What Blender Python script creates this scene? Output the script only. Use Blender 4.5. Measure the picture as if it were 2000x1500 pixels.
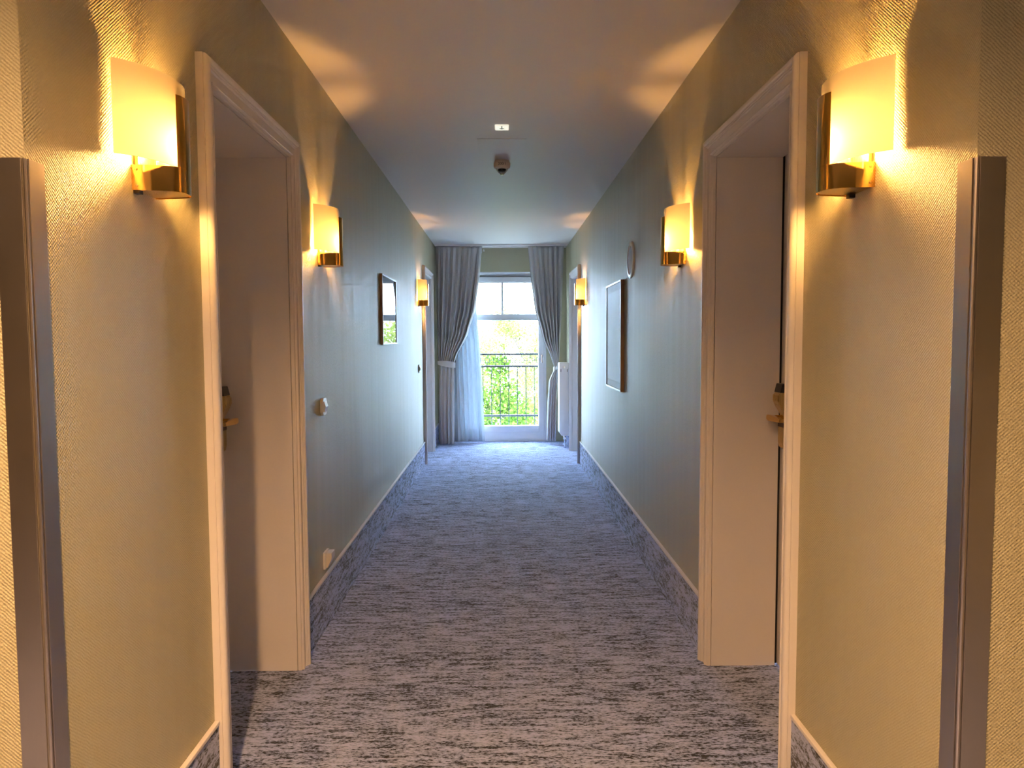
import bpy, bmesh, math, random
import numpy as np
from mathutils import Vector, Matrix

for o in list(bpy.data.objects):
    bpy.data.objects.remove(o, do_unlink=True)
scene = bpy.context.scene
COL = scene.collection
PI = math.pi

# ------------------------------------------------------------------ camera
CAM_H, F_PX = 1.33, 1436.5
PITCH, YAW, ROLL = .06089, .01479, .0049
cd = bpy.data.cameras.new('camera')
cd.sensor_width = 36.0
cd.lens = F_PX / 2000 * 36
cd.clip_start, cd.clip_end = .05, 300
cam = bpy.data.objects.new('camera', cd)
COL.objects.link(cam)
fw = Vector((math.sin(YAW) * math.cos(PITCH), math.cos(YAW) * math.cos(PITCH), -math.sin(PITCH)))
rt = Vector((math.cos(YAW), -math.sin(YAW), 0))
up = rt.cross(fw)
r2 = math.cos(ROLL) * rt - math.sin(ROLL) * up
u2 = math.sin(ROLL) * rt + math.cos(ROLL) * up
m = Matrix((r2, u2, -fw)).transposed().to_4x4()
m.translation = (0, 0, CAM_H)
cam.matrix_world = m
scene.camera = cam

# ------------------------------------------------------------------ sky, sun, exposure
SKY_COL, SKY_STR = (.56, .75, 1.0), 9.0
world = bpy.data.worlds.new('world')
scene.world = world
world.use_nodes = True
bg = world.node_tree.nodes['Background']
bg.inputs['Color'].default_value = (*SKY_COL, 1)
bg.inputs['Strength'].default_value = SKY_STR
sd = bpy.data.lights.new('sun_offscreen', 'SUN')
sd.energy = 7.0
sd.angle = .02
sd.color = (1, .95, .85)
sun = bpy.data.objects.new('sun_offscreen', sd)
COL.objects.link(sun)
sun.rotation_euler = (math.radians(38), 0, math.radians(-25))
scene.view_settings.view_transform = 'Standard'
scene.view_settings.look = 'None'
scene.view_settings.gamma = 1
scene.view_settings.use_curve_mapping = False
scene.view_settings.exposure = 2.1

BULB_COL = (1.0, .49, .125)
BULB_STR = 260.0
HALL_STR = 2100.0

# ------------------------------------------------------------------ dimensions
XL, XR, H = -.825, .844, 2.506
YC = 1.31          # the corridor's near corners
YE = 9.52          # end wall face
WT_L, WT_R = .282, .262   # wall thickness at the doors
HX, HY = 2.3, -2.4 # hall behind the camera

# ------------------------------------------------------------------ helpers
def newmat(name):
    mt = bpy.data.materials.new(name)
    mt.use_nodes = True
    nt = mt.node_tree
    return mt, nt, nt.nodes, nt.links, nt.nodes['Principled BSDF']

def simple(name, col, rough=.5, metal=0.0, spec=.5, bump=0.0, bscale=200.0, emit=None, estr=0.0, var=0.0, coat=0.0):
    mt, nt, N, Lk, b = newmat(name)
    b.inputs['Base Color'].default_value = (*col, 1)
    b.inputs['Roughness'].default_value = rough
    b.inputs['Metallic'].default_value = metal
    b.inputs['Specular IOR Level'].default_value = spec
    b.inputs['Coat Weight'].default_value = coat
    g = N.new('ShaderNodeNewGeometry')
    nz = N.new('ShaderNodeTexNoise')
    nz.inputs['Scale'].default_value = bscale
    nz.inputs['Detail'].default_value = 4
    Lk.new(g.outputs['Position'], nz.inputs['Vector'])
    if var:
        mx = N.new('ShaderNodeMix'); mx.data_type = 'RGBA'
        mx.inputs[6].default_value = (*[c * (1 - var) for c in col], 1)
        mx.inputs[7].default_value = (*[min(1, c * (1 + var)) for c in col], 1)
        Lk.new(nz.outputs['Fac'], mx.inputs[0])
        Lk.new(mx.outputs[2], b.inputs['Base Color'])
    if bump:
        bp = N.new('ShaderNodeBump')
        bp.inputs['Strength'].default_value = bump
        bp.inputs['Distance'].default_value = .001
        Lk.new(nz.outputs['Fac'], bp.inputs['Height'])
        Lk.new(bp.outputs['Normal'], b.inputs['Normal'])
    if emit:
        b.inputs['Emission Color'].default_value = (*emit, 1)
        b.inputs['Emission Strength'].default_value = estr
    return mt

def mnode(N, op, a=None, b=None, Lk=None):
    n = N.new('ShaderNodeMath'); n.operation = op
    for i, v in enumerate((a, b)):
        if v is None: continue
        if isinstance(v, (int, float)): n.inputs[i].default_value = v
        else: Lk.new(v, n.inputs[i])
    return n.outputs[0]

def wallpaper():
    mt, nt, N, Lk, b = newmat('wallpaper')
    g = N.new('ShaderNodeNewGeometry')
    sx = N.new('ShaderNodeSeparateXYZ')
    Lk.new(g.outputs['Position'], sx.inputs[0])
    h = mnode(N, 'ADD', sx.outputs['X'], sx.outputs['Y'], Lk)
    nz = N.new('ShaderNodeTexNoise'); nz.inputs['Scale'].default_value = 55; nz.inputs['Detail'].default_value = 3
    Lk.new(g.outputs['Position'], nz.inputs['Vector'])
    ns = mnode(N, 'MULTIPLY', nz.outputs['Fac'], 3.2, Lk)
    a = mnode(N, 'SINE', mnode(N, 'ADD', mnode(N, 'MULTIPLY', h, 2 * PI / .0082, Lk), ns, Lk), None, Lk)
    c = mnode(N, 'SINE', mnode(N, 'ADD', mnode(N, 'MULTIPLY', sx.outputs['Z'], 2 * PI / .0072, Lk), ns, Lk), None, Lk)
    hgt = mnode(N, 'MULTIPLY', a, c, Lk)
    fine = N.new('ShaderNodeTexNoise'); fine.inputs['Scale'].default_value = 420; fine.inputs['Detail'].default_value = 2
    Lk.new(g.outputs['Position'], fine.inputs['Vector'])
    hgt = mnode(N, 'ADD', hgt, mnode(N, 'MULTIPLY', fine.outputs['Fac'], 1.2, Lk), Lk)
    crk = N.new('ShaderNodeTexNoise'); crk.inputs['Scale'].default_value = 95; crk.inputs['Detail'].default_value = 3
    Lk.new(g.outputs['Position'], crk.inputs['Vector'])
    hgt = mnode(N, 'ADD', hgt, mnode(N, 'MULTIPLY', crk.outputs['Fac'], 3.0, Lk), Lk)
    bp = N.new('ShaderNodeBump'); bp.inputs['Strength'].default_value = .9; bp.inputs['Distance'].default_value = .0008
    Lk.new(hgt, bp.inputs['Height'])
    Lk.new(bp.outputs['Normal'], b.inputs['Normal'])
    # vertical streaks in the sheen of the vinyl
    mp = N.new('ShaderNodeMapping'); mp.inputs['Scale'].default_value = (9, 9, .5)
    Lk.new(g.outputs['Position'], mp.inputs['Vector'])
    st = N.new('ShaderNodeTexNoise'); st.inputs['Scale'].default_value = 1.6; st.inputs['Detail'].default_value = 4
    Lk.new(mp.outputs['Vector'], st.inputs['Vector'])
    mr = N.new('ShaderNodeMapRange')
    mr.inputs[1].default_value = .3; mr.inputs[2].default_value = .7
    mr.inputs[3].default_value = .36; mr.inputs[4].default_value = .50
    Lk.new(st.outputs['Fac'], mr.inputs[0])
    Lk.new(mr.outputs[0], b.inputs['Roughness'])
    b.inputs['Base Color'].default_value = (.49, .455, .298, 1)
    b.inputs['Specular IOR Level'].default_value = .5
    return mt

def carpet(name, sc_long, sc_short, axis):
    """axis 'x': streaks run along X on the floor, 'y': along Y on the skirting"""
    mt, nt, N, Lk, b = newmat(name)
    g = N.new('ShaderNodeNewGeometry')
    def nodes(sl, ss, detail, rough=.6):
        mp = N.new('ShaderNodeMapping')
        mp.inputs['Scale'].default_value = (sl, ss, ss) if axis == 'x' else (ss, sl, ss)
        Lk.new(g.outputs['Position'], mp.inputs['Vector'])
        n = N.new('ShaderNodeTexNoise'); n.inputs['Scale'].default_value = 1
        n.inputs['Detail'].default_value = detail; n.inputs['Roughness'].default_value = rough
        Lk.new(mp.outputs['Vector'], n.inputs['Vector'])
        return n.outputs['Fac']
    n1 = nodes(sc_long, sc_short, 6, .7)
    n2 = nodes(sc_long * 7, sc_short * 3.2, 4, .65)
    n3 = nodes(2.2, 6.5, 3)
    n4 = nodes(330, 420, 2)
    s = mnode(N, 'ADD', mnode(N, 'MULTIPLY', n1, .52, Lk), mnode(N, 'MULTIPLY', n2, .50, Lk), Lk)
    s = mnode(N, 'ADD', s, mnode(N, 'MULTIPLY', n3, .12, Lk), Lk)
    s = mnode(N, 'ADD', s, mnode(N, 'MULTIPLY', n4, .12, Lk), Lk)
    cr = N.new('ShaderNodeValToRGB')
    e = cr.color_ramp.elements
    e[0].position, e[0].color = .572, (.011, .013, .022, 1)
    e[1].position, e[1].color = .610, (.23, .28, .47, 1)
    x = e.new(.592); x.color = (.085, .105, .18, 1)
    x = e.new(.69); x.color = (.42, .48, .74, 1)
    Lk.new(s, cr.inputs[0])
    Lk.new(cr.outputs[0], b.inputs['Base Color'])
    b.inputs['Roughness'].default_value = .95
    b.inputs['Specular IOR Level'].default_value = .15
    b.inputs['Sheen Weight'].default_value = .22
    b.inputs['Sheen Roughness'].default_value = .5
    bp = N.new('ShaderNodeBump'); bp.inputs['Strength'].default_value = .8; bp.inputs['Distance'].default_value = .003
    Lk.new(s, bp.inputs['Height'])
    Lk.new(bp.outputs['Normal'], b.inputs['Normal'])
    return mt

def brushed(name, col, rough, axis=2):
    mt, nt, N, Lk, b = newmat(name)
    g = N.new('ShaderNodeNewGeometry')
    mp = N.new('ShaderNodeMapping')
    sc = [700.0, 700.0, 700.0]; sc[axis] = 6
    mp.inputs['Scale'].default_value = sc
    Lk.new(g.outputs['Position'], mp.inputs['Vector'])
    n = N.new('ShaderNodeTexNoise'); n.inputs['Scale'].default_value = 1
    Lk.new(mp.outputs['Vector'], n.inputs['Vector'])
    mr = N.new('ShaderNodeMapRange'); mr.inputs[3].default_value = rough - .07; mr.inputs[4].default_value = rough + .07
    Lk.new(n.outputs['Fac'], mr.inputs[0])
    Lk.new(mr.outputs[0], b.inputs['Roughness'])
    b.inputs['Base Color'].default_value = (*col, 1)
    b.inputs['Metallic'].default_value = 1
    return mt

def shade_glass():
    mt, nt, N, Lk, b = newmat('frosted_glass')
    N.remove(b)
    out = N['Material Output']
    tr = N.new('ShaderNodeBsdfTranslucent'); tr.inputs['Color'].default_value = (.175, .166, .14, 1)
    df = N.new('ShaderNodeBsdfDiffuse'); df.inputs['Color'].default_value = (.70, .66, .58, 1)
    m1 = N.new('ShaderNodeMixShader'); m1.inputs[0].default_value = .42
    Lk.new(tr.outputs[0], m1.inputs[1]); Lk.new(df.outputs[0], m1.inputs[2])
    gl = N.new('ShaderNodeBsdfGlossy'); gl.inputs['Roughness'].default_value = .05
    fr = N.new('ShaderNodeFresnel'); fr.inputs['IOR'].default_value = 1.4
    m2 = N.new('ShaderNodeMixShader')
    Lk.new(fr.outputs[0], m2.inputs[0]); Lk.new(m1.outputs[0], m2.inputs[1]); Lk.new(gl.outputs[0], m2.inputs[2])
    Lk.new(m2.outputs[0], out.inputs['Surface'])
    return mt

def clear_mix(name, gloss, rough, tint=(1, 1, 1), fresnel=None):
    mt, nt, N, Lk, b = newmat(name)
    N.remove(b)
    out = N['Material Output']
    tr = N.new('ShaderNodeBsdfTransparent'); tr.inputs['Color'].default_value = (*tint, 1)
    gl = N.new('ShaderNodeBsdfGlossy'); gl.inputs['Roughness'].default_value = rough
    m1 = N.new('ShaderNodeMixShader')
    if fresnel:
        fr = N.new('ShaderNodeFresnel'); fr.inputs['IOR'].default_value = fresnel
        Lk.new(fr.outputs[0], m1.inputs[0])
    else:
        m1.inputs[0].default_value = gloss
    Lk.new(tr.outputs[0], m1.inputs[1]); Lk.new(gl.outputs[0], m1.inputs[2])
    Lk.new(m1.outputs[0], out.inputs['Surface'])
    return mt

def sheer_mat():
    mt, nt, N, Lk, b = newmat('sheer_voile')
    N.remove(b)
    out = N['Material Output']
    tp = N.new('ShaderNodeBsdfTransparent')
    tl = N.new('ShaderNodeBsdfTranslucent'); tl.inputs['Color'].default_value = (.38, .44, .50, 1)
    df = N.new('ShaderNodeBsdfDiffuse'); df.inputs['Color'].default_value = (.85, .88, .9, 1)
    m1 = N.new('ShaderNodeMixShader'); m1.inputs[0].default_value = .6
    Lk.new(tl.outputs[0], m1.inputs[1]); Lk.new(df.outputs[0], m1.inputs[2])
    m2 = N.new('ShaderNodeMixShader')
    g = N.new('ShaderNodeNewGeometry')
    mp = N.new('ShaderNodeMapping'); mp.inputs['Scale'].default_value = (500, 500, 500)
    Lk.new(g.outputs['Position'], mp.inputs['Vector'])
    nz = N.new('ShaderNodeTexNoise'); nz.inputs['Scale'].default_value = 1
    Lk.new(mp.outputs['Vector'], nz.inputs['Vector'])
    mr = N.new('ShaderNodeMapRange'); mr.inputs[3].default_value = .93; mr.inputs[4].default_value = .99
    Lk.new(nz.outputs['Fac'], mr.inputs[0]); Lk.new(mr.outputs[0], m2.inputs[0])
    Lk.new(tp.outputs[0], m2.inputs[1]); Lk.new(m1.outputs[0], m2.inputs[2])
    Lk.new(m2.outputs[0], out.inputs['Surface'])
    return mt

def leaf_mat(name, c1, c2):
    mt, nt, N, Lk, b = newmat(name)
    N.remove(b)
    out = N['Material Output']
    g = N.new('ShaderNodeNewGeometry')
    mx = N.new('ShaderNodeMix'); mx.data_type = 'RGBA'
    mx.inputs[6].default_value = (*c1, 1); mx.inputs[7].default_value = (*c2, 1)
    Lk.new(g.outputs['Random Per Island'], mx.inputs[0])
    df = N.new('ShaderNodeBsdfDiffuse'); tl = N.new('ShaderNodeBsdfTranslucent')
    Lk.new(mx.outputs[2], df.inputs[0]); Lk.new(mx.outputs[2], tl.inputs[0])
    m1 = N.new('ShaderNodeMixShader'); m1.inputs[0].default_value = .45
    Lk.new(df.outputs[0], m1.inputs[1]); Lk.new(tl.outputs[0], m1.inputs[2])
    Lk.new(m1.outputs[0], out.inputs['Surface'])
    return mt

M = {}
M['paper'] = wallpaper()
M['carpet'] = carpet('carpet_floor', 9, 44, 'x')
M['carpet_skirt'] = carpet('carpet_skirting', 9, 44, 'y')
M['ceiling'] = simple('ceiling_paint', (.76, .72, .68), .55, bump=.15, bscale=90)
M['white'] = simple('white_paint', (.74, .70, .68), .32, bump=.05, bscale=60)
M['jamb'] = simple('jamb_paint', (.74, .70, .68), .45, bump=.12, bscale=300, var=.03)
M['cap'] = simple('cap_trim', (.78, .74, .72), .4)
M['winwhite'] = simple('window_paint', (.72, .72, .74), .35)
M['steel'] = brushed('brushed_steel', (.52, .47, .45), .33)
M['steel_dark'] = simple('guard_edge', (.05, .04, .04), .4, metal=.6)
M['brass'] = simple('polished_brass', (.80, .50, .16), .09, metal=1)
M['brass_satin'] = brushed('satin_brass', (.62, .46, .20), .28)
M['black'] = simple('black_plastic', (.012, .012, .015), .35)
M['brown'] = simple('dark_bronze', (.10, .055, .035), .35, metal=.6)
M['glass_shade'] = shade_glass()
M['glass_inner'] = clear_mix('glass_inner_face', .03, .1)
M['pane'] = clear_mix('window_glass', .06, .0, (.97, .99, 1))
M['bulb'] = simple('lamp_bulb', (1, .9, .8), .5, emit=BULB_COL, estr=BULB_STR)
M['downlight'] = simple('downlight_lens', (1, .9, .8), .5, emit=(1, .55, .245), estr=HALL_STR)
M['plastic'] = simple('white_plastic', (.80, .79, .76), .3)
M['plastic2'] = simple('cream_plastic', (.72, .66, .60), .35)
M['grille'] = simple('grille_grey', (.42, .42, .40), .6, bump=1.0, bscale=900)
M['wood'] = simple('frame_wood', (.36, .24, .16), .4, bump=.2, bscale=180, var=.15)
M['darkwood'] = simple('dark_wood', (.030, .018, .012), .35, var=.25, bscale=25)  # dark tone for the added hall door mirrored in the guard
M['frame_silver'] = simple('frame_front', (.30, .23, .17), .3, metal=.0)
M['mount'] = simple('passepartout', (.42, .42, .42), .7)
M['curtain'] = simple('curtain_cloth', (.58, .565, .56), .8, bump=.4, bscale=1500, var=.05)
M['sheer'] = sheer_mat()
M['rad'] = simple('radiator_enamel', (.80, .80, .82), .28)
M['chrome'] = simple('chrome', (.75, .75, .76), .18, metal=1)
M['iron'] = simple('painted_iron', (.035, .042, .05), .5)
M['sign'] = simple('luminous_sign', (.9, .9, .8), .4, emit=(1, .98, .80), estr=.17)
M['arrow'] = simple('sign_print', (.10, .10, .08), .5)
M['bark'] = simple('bark', (.10, .075, .055), .9, bump=1, bscale=30, var=.3)
M['bark_pale'] = simple('pale_bark', (.55, .55, .53), .8, var=.15, bscale=8)
M['leaf_a'] = leaf_mat('leaf_green', (.030, .085, .010), (.12, .17, .03))
M['leaf_b'] = leaf_mat('leaf_lime', (.13, .18, .035), (.26, .28, .09))
M['lawn'] = simple('lawn', (.16, .17, .13), .9, var=.4, bscale=3)

class MB:
    def __init__(s):
        s.v = []; s.f = []; s.mi = []
    def add(s, vs, fs, mi=0):
        o = len(s.v)
        s.v += [tuple(v) for v in vs]
        s.f += [tuple(i + o for i in f) for f in fs]
        s.mi += [mi] * len(fs)
        return s
    def box(s, x0, x1, y0, y1, z0, z1, mi=0):
        return s.add([(x0, y0, z0), (x1, y0, z0), (x1, y1, z0), (x0, y1, z0), (x0, y0, z1), (x1, y0, z1), (x1, y1, z1), (x0, y1, z1)],
                     [(0, 3, 2, 1), (4, 5, 6, 7), (0, 1, 5, 4), (1, 2, 6, 5), (2, 3, 7, 6), (3, 0, 4, 7)], mi)
    def prism(s, pts, lo, hi, plane='xy', mi=0):
        """pts: outline in a plane, extruded along the remaining axis"""
        def P(a, b, t):
            return {'xy': (a, b, t), 'xz': (a, t, b), 'yz': (t, a, b)}[plane]
        n = len(pts)
        vs = [P(a, b, lo) for a, b in pts] + [P(a, b, hi) for a, b in pts]
        fs = [tuple(range(n))[::-1], tuple(range(n, 2 * n))] + [(i, (i + 1) % n, n + (i + 1) % n, n + i) for i in range(n)]
        return s.add(vs, fs, mi)
    def loft(s, a, b, mi=0, caps=True):
        n = len(a)
        fs = [(i, (i + 1) % n, n + (i + 1) % n, n + i) for i in range(n)]
        if caps: fs += [tuple(range(n))[::-1], tuple(range(n, 2 * n))]
        return s.add(list(a) + list(b), fs, mi)
    def lathe(s, prof, origin=(0, 0, 0), axis='z', seg=24, mi=0, ring=False):
        """prof: (radius, height) pairs"""
        vs = []; fs = []
        for r, t in prof:
            for k in range(seg):
                a = 2 * PI * k / seg
                c, d = r * math.cos(a), r * math.sin(a)
                q = {'z': (c, d, t), 'x': (t, c, d), 'y': (c, t, d)}[axis]
                vs.append(tuple(q[i] + origin[i] for i in range(3)))
        for j in range(len(prof) - 1):
            for k in range(seg):
                k2 = (k + 1) % seg
                fs.append((j * seg + k, j * seg + k2, (j + 1) * seg + k2, (j + 1) * seg + k))
        if ring:
            j = len(prof) - 1
            fs += [(j * seg + k, j * seg + (k + 1) % seg, (k + 1) % seg, k) for k in range(seg)]
        else:
            fs.append(tuple(range(seg))[::-1])
            fs.append(tuple((len(prof) - 1) * seg + k for k in range(seg)))
        return s.add(vs, fs, mi)
    def tube(s, path, radii, seg=8, mi=0):
        pts = [Vector(q) for q in path]
        vs = []; fs = []
        for i, q in enumerate(pts):
            t = (pts[min(i + 1, len(pts) - 1)] - pts[max(i - 1, 0)]).normalized()
            a = t.orthogonal().normalized() if abs(t.z) < .9 else Vector((1, 0, 0)).cross(t).normalized()
            b = t.cross(a)
            r = radii[i] if isinstance(radii, (list, tuple)) else radii
            for k in range(seg):
                w = 2 * PI * k / seg
                vs.append(q + a * r * math.cos(w) + b * r * math.sin(w))
        for i in range(len(pts) - 1):
            for k in range(seg):
                k2 = (k + 1) % seg
                fs.append((i * seg + k, i * seg + k2, (i + 1) * seg + k2, (i + 1) * seg + k))
        fs.append(tuple(range(seg))[::-1]); fs.append(tuple((len(pts) - 1) * seg + k for k in range(seg)))
        return s.add(vs, fs, mi)
    def build(s, name, mat, parent=None, smooth=False, bevel=0, flipx=False, angle=35):
        vs = s.v
        if flipx: vs = [(-x, y, z) for x, y, z in vs]
        me = bpy.data.meshes.new(name)
        me.from_pydata(vs, [], s.f)
        for mm in (mat if isinstance(mat, (list, tuple)) else [mat]): me.materials.append(mm)
        me.polygons.foreach_set('material_index', s.mi)
        bm = bmesh.new(); bm.from_mesh(me)
        bmesh.ops.recalc_face_normals(bm, faces=bm.faces)
        if bevel:
            ed = [e for e in bm.edges if len(e.link_faces) == 2 and e.calc_face_angle(0) > math.radians(40)]
            bmesh.ops.bevel(bm, geom=ed, offset=bevel, segments=2, affect='EDGES', profile=.6)
        bm.to_mesh(me); bm.free()
        if smooth:
            me.polygons.foreach_set('use_smooth', [True] * len(me.polygons))
            me.set_sharp_from_angle(angle=math.radians(angle))
        o = bpy.data.objects.new(name, me)
        COL.objects.link(o)
        if parent: o.parent = parent
        return o

def empty(name, loc, rz=0):
    o = bpy.data.objects.new(name, None)
    o.empty_display_size = .1
    COL.objects.link(o)
    o.location = loc
    o.rotation_euler = (0, 0, rz)
    return o

def tag(o, label=None, cat=None, group=None, kind=None):
    if label: o['label'] = label
    if cat: o['category'] = cat
    if group: o['group'] = group
    if kind: o['kind'] = kind
    return o

def struct(o, label, cat=None):
    return tag(o, label, cat or o.name.split('_')[0].split('.')[0], kind='structure')

def copy_tree(o, parent=None):
    c = o.copy(); COL.objects.link(c)
    c.parent = parent
    for ch in list(o.children): copy_tree(ch, c)
    return c

# ------------------------------------------------------------------ shell
fl = MB().box(-HX - .2, HX + .2, HY - .2, YE + .35, -.25, 0).build('floor', M['carpet'])
struct(fl, 'streaky grey and black patterned carpet floor of the corridor', 'floor')
ce = MB().box(-HX - .2, HX + .2, HY - .2, YE + .35, H, H + .25).build('ceiling', M['ceiling'])
struct(ce, 'smooth white painted ceiling above the corridor', 'ceiling')

CW = .075                         # casing width
DOORS = {'l': [(2.055, 2.98), (7.79, 8.75)], 'r': [(2.05, 2.98), (7.78, 8.76)]}
DTOP = 2.112
def side_wall(name, s, x, doors, label):
    b = MB()
    y = YC
    WT = WT_L if s < 0 else WT_R
    x0, x1 = (x - WT, x) if s < 0 else (x, x + WT)
    for a, c in doors:
        b.box(x0, x1, y, a + CW - .02, 0, H)
        b.box(x0, x1, a + CW - .02, c - CW + .02, DTOP - CW + .02, H)
        y = c - CW + .02
    b.box(x0, x1, y, YE + .3, 0, H)
    return struct(b.build(name, M['paper']), label, 'wall')
side_wall('wall_left', -1, XL, DOORS['l'], 'sage beige embossed wallpaper wall with the wide landscape picture')
side_wall('wall_right', 1, XR, DOORS['r'], 'sage beige embossed wallpaper wall with the round grille and tall picture')
WX0, WX1, WZ = -.545, .587, 2.193   # window opening
b = MB().box(XL, WX0, YE, YE + .3, 0, H).box(WX1, XR, YE, YE + .3, 0, H).box(WX0, WX1, YE, YE + .3, WZ, H)
struct(b.build('wall_far', M['paper']), 'grey green wall around the tall balcony window', 'wall')
struct(MB().box(-HX, XL - WT_L, YC, YC + .25, 0, H).build('wall_near_left', M['paper']), 'wallpapered return wall at the dark corner guard', 'wall')
struct(MB().box(XR + WT_R, HX, YC, YC + .25, 0, H).build('wall_near_right', M['paper']), 'golden lit return wall at the copper toned corner guard', 'wall')
struct(MB().box(-HX - .15, -HX, HY, YC + .25, 0, H).build('wall_hall_left', M['paper']), 'side wall of the hall beside the dark corner guard', 'wall')
struct(MB().box(HX, HX + .15, HY, YC + .25, 0, H).build('wall_hall_right', M['paper']), 'side wall of the hall beside the copper toned corner guard', 'wall')
struct(MB().box(-HX - .15, HX + .15, HY - .15, HY, 0, H).build('wall_back', M['paper']), 'back wall of the hall facing the window', 'wall')

# carpet skirting with white cap
BH = .245
def skirting(side, y0, y1, label):
    s, x = (1, XL) if side == 'left' else (-1, XR)
    o = MB().box(*sorted((x, x + s * .011)), y0, y1, 0, BH - .012).build('baseboard_' + side, M['carpet_skirt'])
    struct(o, label, 'baseboard')
    c = MB().box(*sorted((x, x + s * .015)), y0, y1, BH - .012, BH).build('cap_trim', M['cap'], o, bevel=.003)
    c['label'] = 'thin white cap strip'
skirting('left', YC + .055, DOORS['l'][0][0], 'dark carpet skirting between corner guard and door on the switch side wall')
skirting('left', DOORS['l'][0][1], DOORS['l'][1][0], 'long carpet skirting with white cap below the landscape picture')
skirting('left', DOORS['l'][1][1], YE, 'short carpet skirting behind the wide tied curtain')
skirting('right', YC + .055, DOORS['r'][0][0], 'dark carpet skirting between corner guard and door on the round grille wall')
skirting('right', DOORS['r'][0][1], DOORS['r'][1][0], 'long carpet skirting with white cap below the tall picture')
skirting('right', DOORS['r'][1][1], YE, 'short carpet skirting behind the white radiator')

# ------------------------------------------------------------------ doors
def arc(cx, cy, r, a0, a1, n):
    return [(cx + r * math.cos(math.radians(a0 + (a1 - a0) * i / n)), cy + r * math.sin(math.radians(a0 + (a1 - a0) * i / n))) for i in range(n + 1)]
PROF = [(0, 0), (0, .0205), (.0025, .0210), (.0015, .0230)] + arc(.0145, .0225, .0130, 170, 90, 5) + \
       [(.0200, .0350), (.0235, .0325), (.0245, .0290), (.0275, .0300), (.0295, .0290), (.0300, .0255), (.0325, .0265), (.0345, .0250), (.0355, .0205),
        (.0600, .0190), (.0608, .0225), (.0640, .0235), (.0670, .0215), (.0690, .0150), (.0700, .0155), (.0730, .0145), (.0750, .0110), (.0750, 0)]

def door(name, side, y0, y1, label):
    flip = side == 'r'
    WT = WT_R if flip else WT_L
    x = XL if side == 'l' else XR
    t = struct(empty(name, (x, y0, 0)), label, 'door')
    W = y1 - y0
    def part(b, n, mt, par=t, **k):
        return b.build(n, mt, par, flipx=flip, **k)
    n = len(PROF)
    part(MB().loft([(v, u, 0) for u, v in PROF], [(v, u, DTOP - u) for u, v in PROF]), 'casing', M['white'], smooth=True, angle=28)
    part(MB().loft([(v, W - u, 0) for u, v in PROF], [(v, W - u, DTOP - u) for u, v in PROF]), 'casing', M['white'], smooth=True, angle=28)
    part(MB().loft([(v, u, DTOP - u) for u, v in PROF], [(v, W - u, DTOP - u) for u, v in PROF]), 'casing_head', M['white'], smooth=True, angle=28)
    a, c, zt = CW + .003, W - CW - .003, DTOP - CW - .003
    part(MB().box(-WT, -.002, a - .018, a, 0, zt), 'jamb', M['jamb'], bevel=.0015)
    part(MB().box(-WT, -.002, c, c + .018, 0, zt), 'jamb', M['jamb'], bevel=.0015)
    part(MB().box(-WT, -.002, a - .018, c + .018, zt, zt + .018), 'jamb_head', M['jamb'], bevel=.0015)
    d = WT + .012
    for nm, q in (('seal', (a - .030, a - .012, .004, zt + .030)), ('seal', (c + .012, c + .030, .004, zt + .030)), ('seal_head', (a - .012, c + .012, zt + .012, zt + .030))):
        part(MB().box(-d, -WT, *q), nm, M['black'])  # black strips added to darken the leaf gap and stop outside light
    leaf = part(MB().box(-d - .045, -d - .0002, a - .03, c + .03, .004, zt + .03), 'door_leaf', M['jamb'], bevel=.002)
    # electronic lock: lower case, bronze collar, lever, bulging reader with a black cap
    yl = c - .045
    dl, d = d, .286
    def hw(b, n, mt, par=leaf, **k): return part(b, n, mt, par, **k)
    q = hw(MB().prism([(-dl, .902), (-d + .026, .895), (-d + .040, .905), (-d + .044, .925), (-d + .044, .984), (-dl, .984)], yl - .062, yl, 'xz'), 'lock_case', M['brass_satin'], bevel=.003)
    q['label'] = 'brass lower lock case'
    hw(MB().box(-dl, -d + .046, yl - .060, yl - .002, .9845, 1.000), 'lock_collar', M['brown'], bevel=.0015)['label'] = 'dark bronze collar'
    hw(MB().prism([(-dl, 1.0005), (-d + .034, 1.004), (-d + .041, 1.035), (-d + .058, 1.062), (-d + .070, 1.088), (-d + .069, 1.108), (-d + .061, 1.119), (-d + .050, 1.146), (-dl, 1.146)],
                  yl - .064, yl - .004, 'xz'), 'card_reader', M['brass_satin'], bevel=.004)['label'] = 'bulging brass card reader'
    hw(MB().prism([(-d + .034, 1.1185), (-d + .062, 1.1195), (-d + .054, 1.1535), (-d + .030, 1.1535)], yl - .066, yl - .002, 'xz'), 'reader_cap', M['black'], bevel=.002)['label'] = 'black card slot cap'
    hw(MB().tube([(-d + .03, yl - .03, 1.020), (-d + .085, yl - .03, 1.020)], .011, 12), 'lever_neck', M['brass'], smooth=True)
    hw(MB().prism([(yl - .155, 1.014), (yl - .045, 1.009), (yl - .020, 1.011), (yl - .014, 1.021), (yl - .020, 1.033), (yl - .050, 1.034), (yl - .155, 1.029)],
                  -d + .080, -d + .098, 'yz'), 'lever', M['brass'], bevel=.004)['label'] = 'polished brass door lever'
    return t
door('door_1', 'l', *DOORS['l'][0], 'deeply recessed door in moulded frame beside the octagonal light switch')
door('door_2', 'r', *DOORS['r'][0], 'deeply recessed door in moulded frame, brass card lock in full view')
door('door_3', 'l', *DOORS['l'][1], 'white moulded door frame next to the wide tied curtain')
door('door_4', 'r', *DOORS['r'][1], 'white moulded door frame next to the white radiator')

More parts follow.
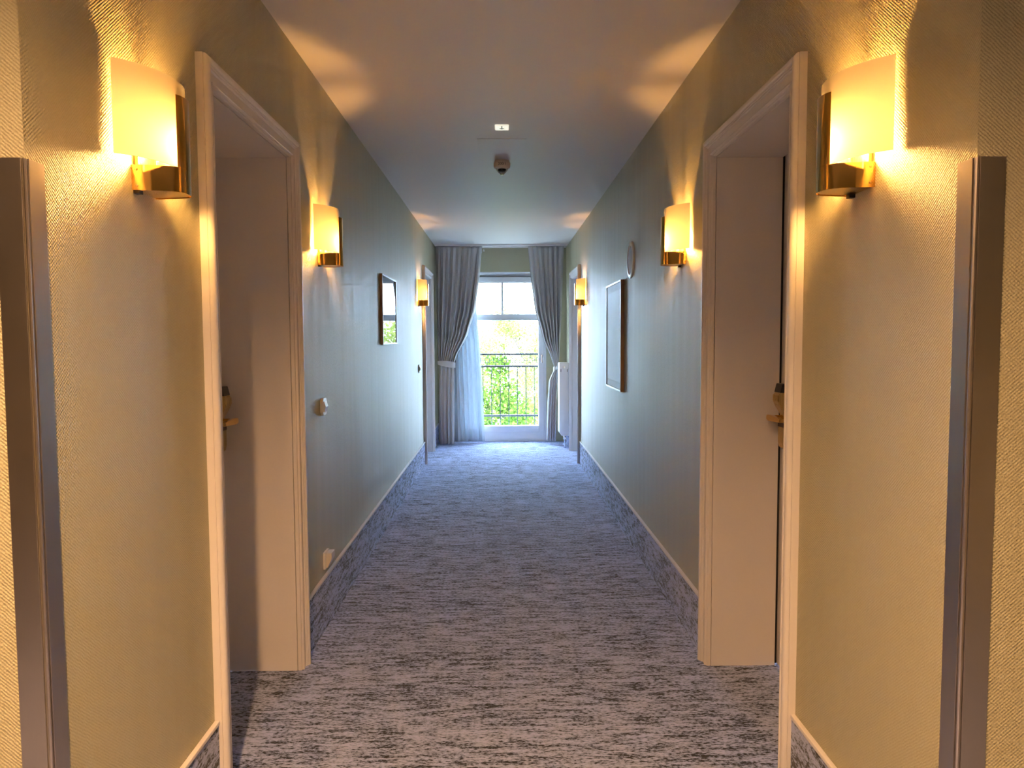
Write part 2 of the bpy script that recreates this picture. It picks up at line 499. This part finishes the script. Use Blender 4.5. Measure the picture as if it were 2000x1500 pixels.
dk = struct(empty('added_dark_door', (-HX, -.55, 0)), 'added unseen dark double door, darkens the reflection in the corner guard', 'door')  # added out of view so the corner guard reflects something dark
for k in (-1, 1):
    q = MB().box(0, .035, min(0, k * .74) + .003, max(0, k * .74) - .003, .004, 2.10).build('door_leaf', M['darkwood'], dk, bevel=.003)
    MB().tube([(.085, k * .06, .95), (.085, k * .06, 1.15)], .009, 10).build('pull_bar', M['steel'], q)
    for z in (.96, 1.14): MB().tube([(.035, k * .06, z), (.085, k * .06, z)], .006, 8).build('standoff', M['steel'], q)
for a_, c_, e_, g_ in ((-.82, -.745, 0, 2.18), (.745, .82, 0, 2.18), (-.745, .745, 2.105, 2.18)):
    MB().box(0, .045, a_, c_, e_, g_).build('casing', M['darkwood'], dk, bevel=.003)

# ------------------------------------------------------------------ window
wn = struct(empty('window_1', (0, YE, 0)), 'tall white balcony window with transom looking out on trees', 'window')
gx0, gx1 = -.447, .486
def wp(b, n, mt=None, par=wn, bevel=.002):
    return b.build(n, mt or M['winwhite'], par, bevel=bevel)
fr = MB().box(WX0, gx0 - .055, .01, .10, .0, 2.128).box(.559, WX1, .01, .10, .0, 2.128).box(gx0 - .055, .559, .01, .10, 2.074, 2.128).box(gx0 - .055, .559, .012, .10, 0, .122)
wp(fr, 'frame')
wp(MB().prism([(0, WZ), (0, WZ - .008), (.008, WZ - .020), (.020, WZ - .022), (.085, 2.1285), (.10, 2.1285), (.10, WZ)], WX0, WX1, 'yz'), 'head_casing', bevel=0)
wp(MB().box(gx0 - .055, .559, .014, .09, 1.588, 1.652), 'transom')
wp(MB().box(gx0 - .055, .559, .022, .085, 2.056, 2.073).box(gx0 - .055, gx0, .022, .085, 1.653, 2.056).box(gx1, .559, .022, .085, 1.653, 2.056), 'upper_sash')
wp(MB().box(.008, .034, .020, .080, 1.652, 2.056), 'muntin')
sa = wp(MB().box(gx0 - .053, gx0, .002, .085, .123, 1.587).box(gx1, .557, .002, .085, .123, 1.587).box(gx0, gx1, .002, .085, .123, .203).box(gx0, gx1, .002, .085, 1.572, 1.587), 'sash')
wp(MB().box(gx0, .008, .050, .056, 1.652, 2.056), 'pane', M['pane'], bevel=0)
wp(MB().box(.034, gx1, .050, .056, 1.652, 2.056), 'pane', M['pane'], bevel=0)
wp(MB().box(gx0, gx1, .050, .056, .203, 1.572), 'pane', M['pane'], bevel=0)
wp(MB().prism(arc(.527, 1.115, .016, 0, 360, 15)[:-1], -.010, .002, 'xz').box(.521, .533, -.050, -.010, 1.108, 1.122).box(.519, .535, -.060, -.045, 1.02, 1.124), 'window_handle', M['chrome'], sa, bevel=.003)
struct(MB().box(WX0 + .002, WX1 - .002, YE + .101, YE + .30, -.02, .06).build('trim_1', M['winwhite'], bevel=.004), 'outer window sill behind the balcony window', 'window sill')

# ------------------------------------------------------------------ wall sconces
SC_Z = 1.668
def make_sconce():
    t = empty('wall_sconce', (0, 0, 0))
    # brass U bracket, plan view, seen from above: out from the wall, round the front
    half = [(.000, .0575), (.012, .0570), (.030, .0550), (.055, .0510), (.075, .0460), (.086, .0410), (.094, .0345), (.099, .0265)]
    plan = half + [(.1020, .016), (.1030, 0), (.1020, -.016)] + [(x, -y) for x, y in half[::-1]]
    th = .0014
    def offs(pl):
        out = []
        for i, (x, y) in enumerate(pl):
            x0, y0 = pl[max(i - 1, 0)]; x1, y1 = pl[min(i + 1, len(pl) - 1)]
            tx, ty = x1 - x0, y1 - y0; l = math.hypot(tx, ty)
            out.append((x + ty / l * th, y - tx / l * th))
        return out
    # inner offset: towards the bulb
    inn = [(x, y) for x, y in offs(plan)]
    bk = MB()
    def band(pl, il, z0, z1):
        n = len(pl)
        vs = [(x, y, z0) for x, y in pl] + [(x, y, z0) for x, y in il] + [(x, y, z1) for x, y in pl] + [(x, y, z1) for x, y in il]
        fs = []
        for i in range(n - 1):
            fs += [(i, i + 1, 2 * n + i + 1, 2 * n + i), (n + i, 3 * n + i, 3 * n + i + 1, n + i + 1),
                   (i, n + i, n + i + 1, i + 1), (2 * n + i, 2 * n + i + 1, 3 * n + i + 1, 3 * n + i)]
        for i in (0, n - 1): fs.append((i, 2 * n + i, 3 * n + i, n + i))
        bk.add(vs, fs)
    band(plan, inn, 0, .056)
    brk = bk.build('bracket', M['brass'], t, smooth=True, angle=50)
    brk['label'] = 'bent polished brass bracket'
    # front strip rising over the glass
    bk = MB()
    k = [p for p in plan if abs(p[1]) < .041]
    ki = [inn[plan.index(p)] for p in k]
    band(k, ki, .0562, .2175)
    bk.build('front_strip', M['brass'], t, smooth=True, angle=50)['label'] = 'upright polished brass strip'
    # curved frosted glass
    hw, d0, ap, T = .148, .009, .086, .004
    R = (hw * hw + (ap - d0) ** 2) / (2 * (ap - d0))
    cx = ap - R
    a = math.asin(hw / R)
    n = 28
    z0, z1 = .060, .258
    g = MB()
    o1 = [(cx + R * math.cos(-a + 2 * a * i / n), R * math.sin(-a + 2 * a * i / n)) for i in range(n + 1)]
    i1 = [(cx + (R - T) * math.cos(-a + 2 * a * i / n), (R - T) * math.sin(-a + 2 * a * i / n)) for i in range(n + 1)]
    q = n + 1
    vs = [(x, y, z0) for x, y in o1] + [(x, y, z1) for x, y in o1] + [(x, y, z0) for x, y in i1] + [(x, y, z1) for x, y in i1]
    g.add(vs, [(i, i + 1, q + i + 1, q + i) for i in range(n)], 0)
    o = len(g.f)
    g.f += [(2 * q + i, 3 * q + i, 3 * q + i + 1, 2 * q + i + 1) for i in range(n)]; g.mi += [1] * n
    rim = [(i, 2 * q + i, 2 * q + i + 1, i + 1) for i in range(n)] + [(q + i, q + i + 1, 3 * q + i + 1, 3 * q + i) for i in range(n)] + [(0, q, 3 * q, 2 * q), (n, 2 * q + n, 3 * q + n, q + n)]
    g.f += rim; g.mi += [0] * len(rim)
    g.build('glass_shade', [M['glass_shade'], M['glass_inner']], t, smooth=True, angle=40)['label'] = 'curved frosted white glass'
    MB().prism([(.001, .0545), (.055, .0485), (.075, .0435), (.084, .0390), (.092, .0325), (.097, .0250), (.100, 0), (.097, -.0250), (.092, -.0325), (.084, -.0390), (.075, -.0435), (.055, -.0485), (.001, -.0545)],
               .002, .004, 'xy').build('bottom_plate', M['brass_satin'], t)
    MB().box(0, .0815, -.010, .010, .176, .179).build('glass_arm', M['brass_satin'], t)
    # back plate, holder, bulb, cable box below
    MB().box(0, .010, -.045, .045, .0045, .100).build('wall_plate', M['brass_satin'], t, bevel=.002)
    hol = MB().box(.010, .060, -.012, .012, .040, .046).lathe([(.013, .046), (.013, .073), (.011, .077)], (.046, 0, 0), seg=16)
    hol = hol.build('lamp_holder', M['plastic2'], t)
    MB().lathe([(.004, .0772), (.011, .083), (.0165, .093), (.0185, .103), (.0170, .114), (.011, .124), (.003, .129)], (.046, 0, 0), seg=14).build('bulb', M['bulb'], hol, smooth=True)['label'] = 'glowing warm bulb'
    MB().box(0, .014, -.052, -.034, -.0065, .0035).build('cable_box', M['black'], t, bevel=.001)
    for s in (-1, 1):
        for z in (.010, .046):
            MB().lathe([(.0030, 0), (.0030, .0014), (.0015, .0020)], (.011, s * .0572, z), axis='y', seg=10).build('screw', M['brass_satin'], brk) if s > 0 else \
            MB().lathe([(.0015, -.0020), (.0030, -.0014), (.0030, 0)], (.011, s * .0572, z), axis='y', seg=10).build('screw', M['brass_satin'], brk)
    return t
sc0 = make_sconce()
spots = [('l', 1.742, 'lit brass and glass sconce between corner guard and door on the light switch wall'),
         ('l', 3.415, 'lit brass and frosted glass sconce above the octagonal light switch'),
         ('l', 7.45, 'lit brass and frosted glass sconce beside the frame next to the wide curtain'),
         ('r', 1.724, 'lit brass and glass sconce between corner guard and door on the round grille wall'),
         ('r', 3.415, 'lit brass and frosted glass sconce between round grille and recessed door'),
         ('r', 7.43, 'lit brass and frosted glass sconce beside the door frame next to the radiator')]
for i, (s, y, lb) in enumerate(spots):
    o = sc0 if i == 0 else copy_tree(sc0)
    o.location = (XL if s == 'l' else XR, y, SC_Z)
    o.rotation_euler = (0, 0, 0 if s == 'l' else PI)
    tag(o, lb, 'wall lamp', 'brass wall sconces along the corridor')

# ------------------------------------------------------------------ ceiling lamp of the hall
# its mirror image shows in the glass shade of the near sconce on the round grille side
t = tag(empty('hall_ceiling_lamp_offscreen', (-.35, .12, H)), 'round black can lamp on the hall ceiling before the corridor', 'ceiling lamp')
MB().lathe([(.050, 0), (.054, 0), (.054, -.075), (.050, -.075)], seg=32, ring=True).build('can', M['black'], t, smooth=True)
MB().lathe([(.0495, 0), (.0495, -.043), (.001, -.045)], seg=32).build('lens_offscreen', M['downlight'], t)

# ------------------------------------------------------------------ corner guards
def guard(x, s, label):
    """s = +1: wall on the left (corridor lies towards +x)"""
    t = empty('corner_guard', (x, YC, 0))
    tag(t, label, 'corner guard')
    th, lg, z1 = .004, .050, 1.648
    f = s < 0
    MB().box(0, th, .006, lg, 0, z1).build('corridor_leg', M['steel'], t, flipx=f, bevel=.0008)
    MB().box(-lg, -.004, -th, 0, 0, z1).build('hall_leg', M['steel'], t, flipx=f, bevel=.0008)
    MB().prism([(-.0025, 0), (-.0025, -th + .0015), (.0010, -th + .0008), (th - .0008, -.0010), (th - .0015, .0035), (0, .0035), (0, 0)], 0, z1 - .001, 'xy').build('edge', M['steel'], t, flipx=f)
    return t
guard(XL, 1, 'brushed metal corner guard with dark face, on the light switch side')
guard(XR, -1, 'copper toned brushed metal corner guard, on the round grille side')

# ------------------------------------------------------------------ pictures
def picture(name, side, y0, y1, z0, z1, fwid, dep, glass, inner, label, mount):
    x = XL if side == 'l' else XR
    f = side == 'r'
    t = tag(empty(name, (x, (y0 + y1) / 2, z0)), label, 'picture')
    W, Hh = (y1 - y0) / 2, z1 - z0
    for (a, c, e, g) in ((-W, -W + fwid, 0, Hh), (W - fwid, W, 0, Hh), (-W + fwid, W - fwid, 0, fwid), (-W + fwid, W - fwid, Hh - fwid, Hh)):
        fb = MB().box(.001, dep, a, c, e, g).build('frame_bar', M['wood'], t, flipx=f, bevel=.0015)
        MB().box(dep + .0003, dep + .0025, a, c, e, g).build('frame_front', M['frame_silver'], fb, flipx=f)
    i = fwid
    MB().box(.001, dep - .006, -W + i, W - i, i, Hh - i).build('mount_board', M['mount'], t, flipx=f)
    j = fwid + mount
    MB().box(dep - .0058, dep - .005, -W + j, W - j, j, Hh - j).build('print', inner, t, flipx=f)
    MB().box(dep - .0045, dep - .002, -W + i, W - i, i, Hh - i).build('picture_glass', glass, t, flipx=f)
    return t
def print_mat(name, c1, c2):
    mt, nt, N, Lk, b = newmat(name)
    g = N.new('ShaderNodeNewGeometry')
    nz = N.new('ShaderNodeTexNoise'); nz.inputs['Scale'].default_value = 3.5; nz.inputs['Detail'].default_value = 3
    Lk.new(g.outputs['Position'], nz.inputs['Vector'])
    cr = N.new('ShaderNodeValToRGB')
    cr.color_ramp.elements[0].position = .35; cr.color_ramp.elements[0].color = (*c1, 1)
    cr.color_ramp.elements[1].position = .65; cr.color_ramp.elements[1].color = (*c2, 1)
    Lk.new(nz.outputs['Fac'], cr.inputs[0]); Lk.new(cr.outputs[0], b.inputs['Base Color'])
    b.inputs['Roughness'].default_value = .7
    return mt
M['print_a'] = print_mat('print_pale', (.45, .46, .46), (.55, .56, .55))
M['print_b'] = print_mat('print_grey_blue', (.55, .57, .58), (.62, .64, .65))
M['clear_glass'] = clear_mix('picture_glass_clear', .1, .0, fresnel=1.5)
M['matt_glass'] = clear_mix('picture_glass_matt', .05, .35)
picture('framed_picture', 'l', 5.06, 5.72, 1.298, 1.783, .010, .018, M['clear_glass'], M['print_a'],
        'landscape picture under clear glass mirroring the window', .0)
picture('framed_picture', 'r', 5.03, 5.72, .965, 1.733, .012, .024, M['matt_glass'], M['print_b'],
        'tall wood framed picture with grey mount below the round grille', .05)

# ------------------------------------------------------------------ small wall fittings
t = tag(empty('round_grille', (XR, 4.765, 1.835)), 'round white loudspeaker grille on wall above tall picture', 'speaker')
MB().lathe([(.118, 0), (.118, .008), (.112, .012), (.094, .012), (.090, .008), (.090, 0)], axis='x', seg=48, ring=True).build('rim', M['plastic'], t, flipx=True, smooth=True)
MB().lathe([(.0895, .001), (.0895, .007), (.06, .009), (.001, .010)], axis='x', seg=48).build('grille', M['grille'], t, flipx=True, smooth=True)

def switch(y, z, k, label):
    t = tag(empty('light_switch', (XL, y, z)), label, 'light switch', None)
    r = .040 * k
    c = .016 * k
    oc = [(-r, -r + c), (-r + c, -r), (r - c, -r), (r, -r + c), (r, r - c), (r - c, r), (-r + c, r), (-r, r - c)]
    cv = MB().prism(oc, .0, .014, 'yz').build('cover_plate', M['plastic'], t, bevel=.003)
    q = r * .62
    MB().prism([(.014, -q), (.0165, -q), (.0235, 0), (.0165, q), (.014, q)], -q, q, 'xz').build('rocker', M['plastic'], cv, bevel=.0015)
    return t
switch(3.385, 1.025, 1.0, 'white octagonal light switch on wall under the sconce by the recessed door')
switch(7.36, 1.04, 1.0, 'small white light switch on wall before the frame by the wide curtain')

t = tag(empty('power_socket', (XL, 3.385, .312)), 'white wall socket with cover just above the carpet skirting', 'socket')
MB().box(0, .012, -.040, .040, -.040, .040).build('cover_plate', M['plastic'], t, bevel=.003)
MB().prism([(.012, -.034), (.018, -.034), (.038, .006), (.038, .036), (.012, .036)], -.033, .033, 'xz').build('hinged_lid', M['plastic2'], t, bevel=.002)

# ------------------------------------------------------------------ ceiling fittings
t = tag(empty('smoke_detector', (.014, 4.94, H)), 'round smoke detector on the ceiling marked 200/1', 'smoke detector')
MB().lathe([(.048, 0), (.050, -.006), (.050, -.012)], seg=40).build('mounting_base', M['plastic2'], t, smooth=True)
hsg = MB().lathe([(.053, -.0122), (.055, -.015), (.055, -.040), (.051, -.048), (.040, -.054), (.030, -.055)], seg=40).build('housing', M['plastic2'], t, smooth=True)
MB().lathe([(.027, -.0552), (.027, -.064), (.021, -.070), (.012, -.072)], seg=32).build('sensor_chamber', M['black'], t, smooth=True)
for k in range(6):
    a = 2 * PI * k / 6 + PI / 6
    c, s = math.cos(a), math.sin(a)
    MB().tube([(.044 * c, .044 * s, -.0535), (.036 * c, .036 * s, -.062), (.022 * c, .022 * s, -.077), (.012 * c, .012 * s, -.083)], .0022, 8).build('guard_wire', M['chrome'], t, smooth=True)
MB().lathe([(.014, -.0722), (.015, -.078), (.013, -.088), (.008, -.092)], seg=20).build('sensor_tip', M['chrome'], t, smooth=True)

def text_mesh(txt, size):
    cu = bpy.data.curves.new('txt', 'FONT'); cu.body = txt; cu.size = size; cu.align_x = 'CENTER'; cu.align_y = 'CENTER'; cu.extrude = 0
    ob = bpy.data.objects.new('txt', cu); COL.objects.link(ob)
    dg = bpy.context.evaluated_depsgraph_get()
    me = bpy.data.meshes.new_from_object(ob.evaluated_get(dg))
    bpy.data.objects.remove(ob)
    return me
me = text_mesh('200/1', .0240)
R = .0553
for v in me.vertices:
    x, y = v.co.x, v.co.y
    a = x / R
    v.co = (R * math.sin(a), -R * math.cos(a), -.0300 + y)
me.materials.clear(); me.materials.append(M['black'])
o = bpy.data.objects.new('number_print', me); COL.objects.link(o); o.parent = hsg
o['label'] = 'black printed number 200/1'

t = tag(empty('ceiling_sign', (.012, 4.158, H)), 'small glowing rectangular sign with arrow on the ceiling', 'sign')
MB().box(-.038, .038, -.044, .044, -.008, 0).build('luminous_plate', M['sign'], t, bevel=.003)
aw = MB()
for pts in ([(-.003, -.040), (.003, -.040), (.003, .002), (-.003, .002)], [(-.014, .000), (.014, .000), (0, .020)], ):
    aw.prism(pts, -.0090, -.0081, 'xy')
aw.build('arrow', M['arrow'], t)

t = tag(empty('ceiling_hatch', (.012, 4.535, H)), 'flush painted access hatch in the ceiling before smoke detector', 'hatch')
MB().box(-.146, .146, -.137, .137, -.003, 0).build('hatch_panel', M['ceiling'], t, bevel=.001)

# ------------------------------------------------------------------ curtains
def lerp_tab(tab, z):
    tab = sorted(tab)
    if z <= tab[0][0]: return tab[0][1]
    for (a, x), (c, y) in zip(tab, tab[1:]):
        if z <= c:
            k = (z - a) / (c - a); k = k * k * (3 - 2 * k) * .35 + k * .65
            return x + (y - x) * k
    return tab[-1][1]
def cloth(name, lt, rtab, zs, folds, ytab, atab, mat, parent, seed, nu=220, thick=.0016, skew=.0):
    rnd = random.Random(seed)
    ph = [rnd.uniform(-.35, .35) for _ in range(folds + 2)]
    am = [rnd.uniform(.65, 1.25) for _ in range(folds + 2)]
    vs = []
    for z in zs:
        L_, R_ = lerp_tab(lt, z), lerp_tab(rtab, z)
        A, Y0 = lerp_tab(atab, z), lerp_tab(ytab, z)
        for i in range(nu + 1):
            u = i / nu
            w = u * folds
            k = int(w); fr_ = w - k
            p = ph[k] * (1 - fr_) + ph[k + 1] * fr_
            a = am[k] * (1 - fr_) + am[k + 1] * fr_
            th = 2 * PI * w + p * 1.6
            # pleats: broad rounded crests towards the room, narrow deep troughs
            f = 2.2 * abs(math.sin(th / 2)) ** .55 - 1.35
            f2 = .35 * math.sin(th * .37 + seed + z * .8)
            x = L_ + (R_ - L_) * u + A * .45 * math.sin(th) * min(1, 8 * u * (1 - u) + .1)
            vs.append((x, Y0 - A * a * (f + f2), z))
    nz = len(zs); q = nu + 1
    fs = [(j * q + i, j * q + i + 1, (j + 1) * q + i + 1, (j + 1) * q + i) for j in range(nz - 1) for i in range(nu)]
    b = MB().add(vs, fs)
    o = b.build(name, mat, parent, smooth=True, angle=80)
    md = o.modifiers.new('thickness', 'SOLIDIFY'); md.thickness = thick; md.offset = 0
    return o
def band(name, path, zlo, zhi, parent, mat, th=.004):
    """a strap: plan path with height range per point"""
    n = len(path)
    vs = []
    for i, (x, y) in enumerate(path):
        x0, y0 = path[max(i - 1, 0)]; x1, y1 = path[min(i + 1, n - 1)]
        tx, ty = x1 - x0, y1 - y0; l = math.hypot(tx, ty)
        nx, ny = ty / l * th, -tx / l * th
        vs += [(x, y, zlo[i]), (x, y, zhi[i]), (x + nx, y + ny, zhi[i]), (x + nx, y + ny, zlo[i])]
    fs = []
    for i in range(n - 1):
        for k in range(4):
            k2 = (k + 1) % 4
            fs.append((4 * i + k, 4 * i + k2, 4 * i + 4 + k2, 4 * i + 4 + k))
    fs += [(0, 1, 2, 3), tuple(4 * (n - 1) + k for k in range(4))]
    return MB().add(vs, fs).build(name, mat, parent, smooth=True, angle=40)

YCU = 9.235
# wide curtain
t = tag(empty('curtain', (0, 0, 0)), 'wide taupe pleated curtain tied back beside the white sheer', 'curtain')
zs = [2.482 - .035 * i for i in range(41)] + [1.03]
zs = sorted(set([z for z in zs if z > 1.03] + [1.03]), reverse=True)
lt = [(0, -.775), (.5, -.79), (1.03, -.77), (1.1, -.785), (1.7, -.805), (2.49, -.805)]
rt_ = [(1.03, -.592), (1.10, -.565), (1.41, -.410), (1.73, -.312), (2.17, -.256), (2.49, -.228)]
cloth('upper_drape', lt, rt_, zs, 9, [(1.03, YCU), (2.49, YCU)], [(1.03, .014), (1.2, .028), (1.7, .038), (2.30, .026), (2.41, .013), (2.49, .011)], M['curtain'], t, 3, nu=300)
cloth('lower_drape', lt, [(.015, -.598), (.5, -.588), (1.03, -.590)], [1.035 - .03 * i for i in range(34)] + [.012], 4, [(0, YCU), (1.05, YCU)],
      [(0, .032), (.5, .027), (.95, .016), (1.035, .010)], M['curtain'], t, 8, nu=150)
pth = [(-.80, YCU + .02), (-.79, YCU - .028), (-.74, YCU - .042), (-.68, YCU - .046), (-.62, YCU - .042), (-.585, YCU - .020), (-.575, YCU + .01)]
band('tieback', pth, [1.035, 1.02, 1.00, .985, .975, .972, .975], [1.055, 1.06, 1.065, 1.062, 1.055, 1.045, 1.04], t, M['curtain'])
MB().box(-.80, -.228, YCU + .014, YCU + .018, 2.40, 2.484).build('heading_tape', M['curtain'], t)

t = tag(empty('curtain', (0, 0, 0)), 'narrow taupe pleated curtain tied back beside the radiator', 'curtain')
zs = sorted(set([round(2.482 - .035 * i, 4) for i in range(44) if 2.482 - .035 * i > .97] + [.965]), reverse=True)
lt = [(.0, .572), (.055, .572), (.45, .582), (.80, .602), (.965, .672), (1.087, .632), (1.344, .528), (1.726, .425), (2.17, .370), (2.49, .345)]
rt_ = [(0, .690), (.5, .700), (.965, .722), (1.1, .735), (1.72, .768), (2.49, .790)]
cloth('upper_drape', lt, rt_, zs, 7, [(.9, YCU), (2.49, YCU)], [(.965, .013), (1.15, .028), (1.7, .038), (2.30, .026), (2.42, .013), (2.49, .011)], M['curtain'], t, 21, nu=260)
cloth('lower_drape', lt, rt_, [.97 - .03 * i for i in range(31)] + [.045], 4, [(0, YCU), (1.0, YCU)],
      [(.04, .024), (.5, .020), (.86, .013), (.97, .009)], M['curtain'], t, 5, nu=150)
pth = [(.735, YCU + .02), (.730, YCU - .022), (.700, YCU - .030), (.672, YCU - .024), (.660, YCU + .01)]
band('tieback', pth, [.98, .965, .945, .925, .915], [1.02, 1.01, 1.0, .985, .975], t, M['curtain'], th=-.004)
MB().box(.347, .788, YCU + .014, YCU + .018, 2.40, 2.484).build('heading_tape', M['curtain'], t)

t = tag(empty('sheer_curtain', (0, 0, 0)), 'translucent white voile hanging before the window, half hidden by wide curtain', 'curtain')
cloth('voile', [(0, -.78), (2.49, -.78)], [(0, -.212), (.6, -.238), (1.1, -.262), (1.75, -.312), (2.49, -.34)], [2.478 - .062 * i for i in range(40)] + [.02], 9,
      [(0, 9.40), (2.49, 9.40)], [(0, .020), (2.49, .014)], M['sheer'], t, 12, nu=260, thick=.0005)
MB().box(-.78, -.34, 9.398, 9.402, 2.46, 2.4835).build('heading_tape', M['cap'], t)

t = tag(empty('curtain_rail', (0, 0, 0)), 'white ceiling curtain track above the window', 'curtain rail')
MB().box(XL + .012, XR - .012, 9.195, 9.270, H - .020, H - .0005).build('track', M['cap'], t, bevel=.002)
MB().box(XL + .012, XR - .012, 9.360, 9.425, H - .020, H - .0005).build('sheer_track', M['cap'], t, bevel=.002)
MB().tube([(-.206, YCU, H - .0205), (-.206, YCU, H - .055)], .001, 6).lathe([(.003, -.085), (.010, -.085), (.004, -.055)], (-.206, YCU, H), seg=10).build('draw_cord', M['plastic'], t)

# ------------------------------------------------------------------ radiator
t = tag(empty('radiator', (XR, 8.90, 0)), 'narrow white panel radiator with thermostat beside the tied curtain', 'radiator')
y1 = .225
MB().prism([(-.022, .150), (-.108, .150), (-.138, .190), (-.138, 1.030), (-.130, 1.042), (-.022, 1.042)], 0, y1, 'xz').build('body', M['rad'], t, bevel=.004)
for z in (.30, .90):
    MB().box(-.022, 0, .10, .14, z, z + .05).build('wall_bracket', M['rad'], t)
MB().lathe([(.010, -.050), (.017, -.046), (.019, -.030), (.017, -.012), (.012, -.0005)], (-.085, 0, .985), axis='y', seg=20).build('thermostat_knob', M['plastic'], t, smooth=True)
for s in (-.118, -.042):
    MB().box(s - .003, s + .003, -.0015, -.0002, .93, .965).build('end_clip', M['steel_dark'], t)
MB().tube([(-.072, .03, .150), (-.072, .03, .125), (-.072, .028, .0)], .008, 10).build('supply_pipe', M['chrome'], t, smooth=True)
MB().lathe([(.016, .105), (.018, .112), (.018, .138), (.014, .1495)], (-.072, .03, 0), seg=16).lathe([(.011, 0), (.014, -.004), (.014, -.022)], (-.072, .012, .122), axis='y', seg=14).build('valve', M['chrome'], t, smooth=True)
MB().lathe([(.020, 0), (.020, .004), (.009, .008)], (-.072, .028, 0), seg=16).build('floor_rosette', M['chrome'], t)

# ------------------------------------------------------------------ balcony railing outside
YR = YE + .36
t = tag(empty('balcony_railing', (0, YR, 0)), 'dark iron balcony railing with band of open squares outside the window', 'railing')
bx0, bx1 = -.95, .95
for z, n in ((1.115, 'top_rail'), (.953, 'middle_rail'), (.288, 'bottom_rail')):
    MB().box(bx0, bx1, -.017, .017, z, z + .026).build(n, M['iron'], t, bevel=.003)
sp = .1155
x_sq = .045
for k in range(-8, 9):
    xc = x_sq + k * sp
    if abs(xc) > .9: continue
    zc, r = 1.047, .035
    q = .008
    MB().box(xc - r, xc + r, -.004, .004, zc - r, zc - r + q).box(xc - r, xc + r, -.004, .004, zc + r - q, zc + r).box(xc - r, xc - r + q, -.004, .004, zc - r + q, zc + r - q).box(xc + r - q, xc + r, -.004, .004, zc - r + q, zc + r - q).build('square_ornament', M['iron'], t)
    MB().box(xc - .004, xc + .004, -.003, .003, .979, zc - r).build('stub', M['iron'], t)
    MB().box(xc - .004, xc + .004, -.003, .003, zc + r, 1.115).build('stub', M['iron'], t)
    MB().box(xc + r, xc + sp - r, -.003, .003, zc - .004, zc + .004).build('link', M['iron'], t)
    xb = xc + sp / 2
    MB().box(xb - .0055, xb + .0055, -.004, .004, .314, .953).build('baluster', M['iron'], t)
    MB().box(xb - .0055, xb + .0055, -.004, .004, .05, .288).build('lower_baluster', M['iron'], t)
for s in (-1, 1):
    MB().box(s * .93 - .015, s * .93 + .015, -.36 + .30, .015, .30, .33).build('wall_anchor', M['iron'], t)
    MB().box(s * .93 - .015, s * .93 + .015, -.36 + .30, -.0175, 1.08, 1.11).build('wall_anchor', M['iron'], t)

# ------------------------------------------------------------------ trees and ground outside
GZ = -6.5
g = MB().box(-60, 60, YE + .6, 90, GZ - .3, GZ).build('ground', M['lawn'])
tag(g, 'green lawn far below the balcony window', 'ground', kind='structure')
def tree(x, y, top, rad, seed, leaf, bark, nleaf, label, size=.11, dense=1.0):
    rs = np.random.RandomState(seed)
    rnd = random.Random(seed)
    t = tag(empty('tree', (x, y, GZ)), label, 'tree', 'trees beyond the balcony')
    hgt = top - GZ
    tk = MB().tube([(0, 0, 0), (.06, .02, hgt * .3), (-.05, .05, hgt * .6), (.02, 0, hgt * .9)], [.20, .15, .10, .03], 10).build('trunk', bark, t, smooth=True)
    br = MB()
    blobs = []
    for k in range(26):
        z = hgt * rnd.uniform(.30, .97)
        a = rnd.uniform(0, 2 * PI)
        pr = rad * math.sqrt(max(.05, 1 - ((z / hgt - .62) / .42) ** 2))
        r = pr * rnd.uniform(.45, 1.0)
        e = (r * math.cos(a), r * math.sin(a), z)
        br.tube([(0, 0, z * .78), (e[0] * .5, e[1] * .5, z * .9), e], [.05, .03, .01], 6)
        blobs.append((e, rad * rnd.uniform(.24, .44)))
    br.build('branches', bark, tk, smooth=True)
    bi = rs.randint(0, len(blobs), nleaf)
    C = np.array([q[0] for q in blobs])[bi]; Rb = np.array([q[1] for q in blobs])[bi]
    d = rs.normal(size=(nleaf, 3)); d /= np.linalg.norm(d, axis=1)[:, None]
    P = C + d * (Rb * rs.uniform(.35, 1.08, nleaf))[:, None]
    A = rs.normal(size=(nleaf, 3)); A /= np.linalg.norm(A, axis=1)[:, None]
    Bv = np.cross(A, d + rs.normal(size=(nleaf, 3)) * .6); Bv /= np.linalg.norm(Bv, axis=1)[:, None]
    s = (size * rs.uniform(.6, 1.2, nleaf))[:, None]
    V = np.stack([P - A * s * .5, P + Bv * s * .28, P + A * s * .5, P - Bv * s * .28], 1).reshape(-1, 3)
    me = bpy.data.meshes.new('foliage')
    me.from_pydata(V.tolist(), [], np.arange(4 * nleaf).reshape(-1, 4).tolist())
    me.materials.append(leaf)
    o = bpy.data.objects.new('foliage', me); COL.objects.link(o); o.parent = t; o['kind'] = 'stuff'
    return t
tree(-.30, 17.5, .95, 1.15, 1, M['leaf_a'], M['bark'], 16000, 'dense deep green tree behind the balcony railing')
tree(2.3, 22.5, 2.1, 1.7, 2, M['leaf_b'], M['bark_pale'], 14000, 'pale lime tree with light bark beyond the railing')
tree(-2.3, 27.5, 2.6, 2.0, 4, M['leaf_b'], M['bark'], 16000, 'airy lime green tree rising behind the white sheer')
tree(1.2, 34.5, 2.6, 2.6, 5, M['leaf_b'], M['bark'], 20000, 'broad lime green tree set back behind the pale barked tree', size=.14)
tree(-3.6, 43.0, 3.0, 3.2, 6, M['leaf_b'], M['bark'], 20000, 'tall sunlit tree farthest behind the balcony railing', size=.16)
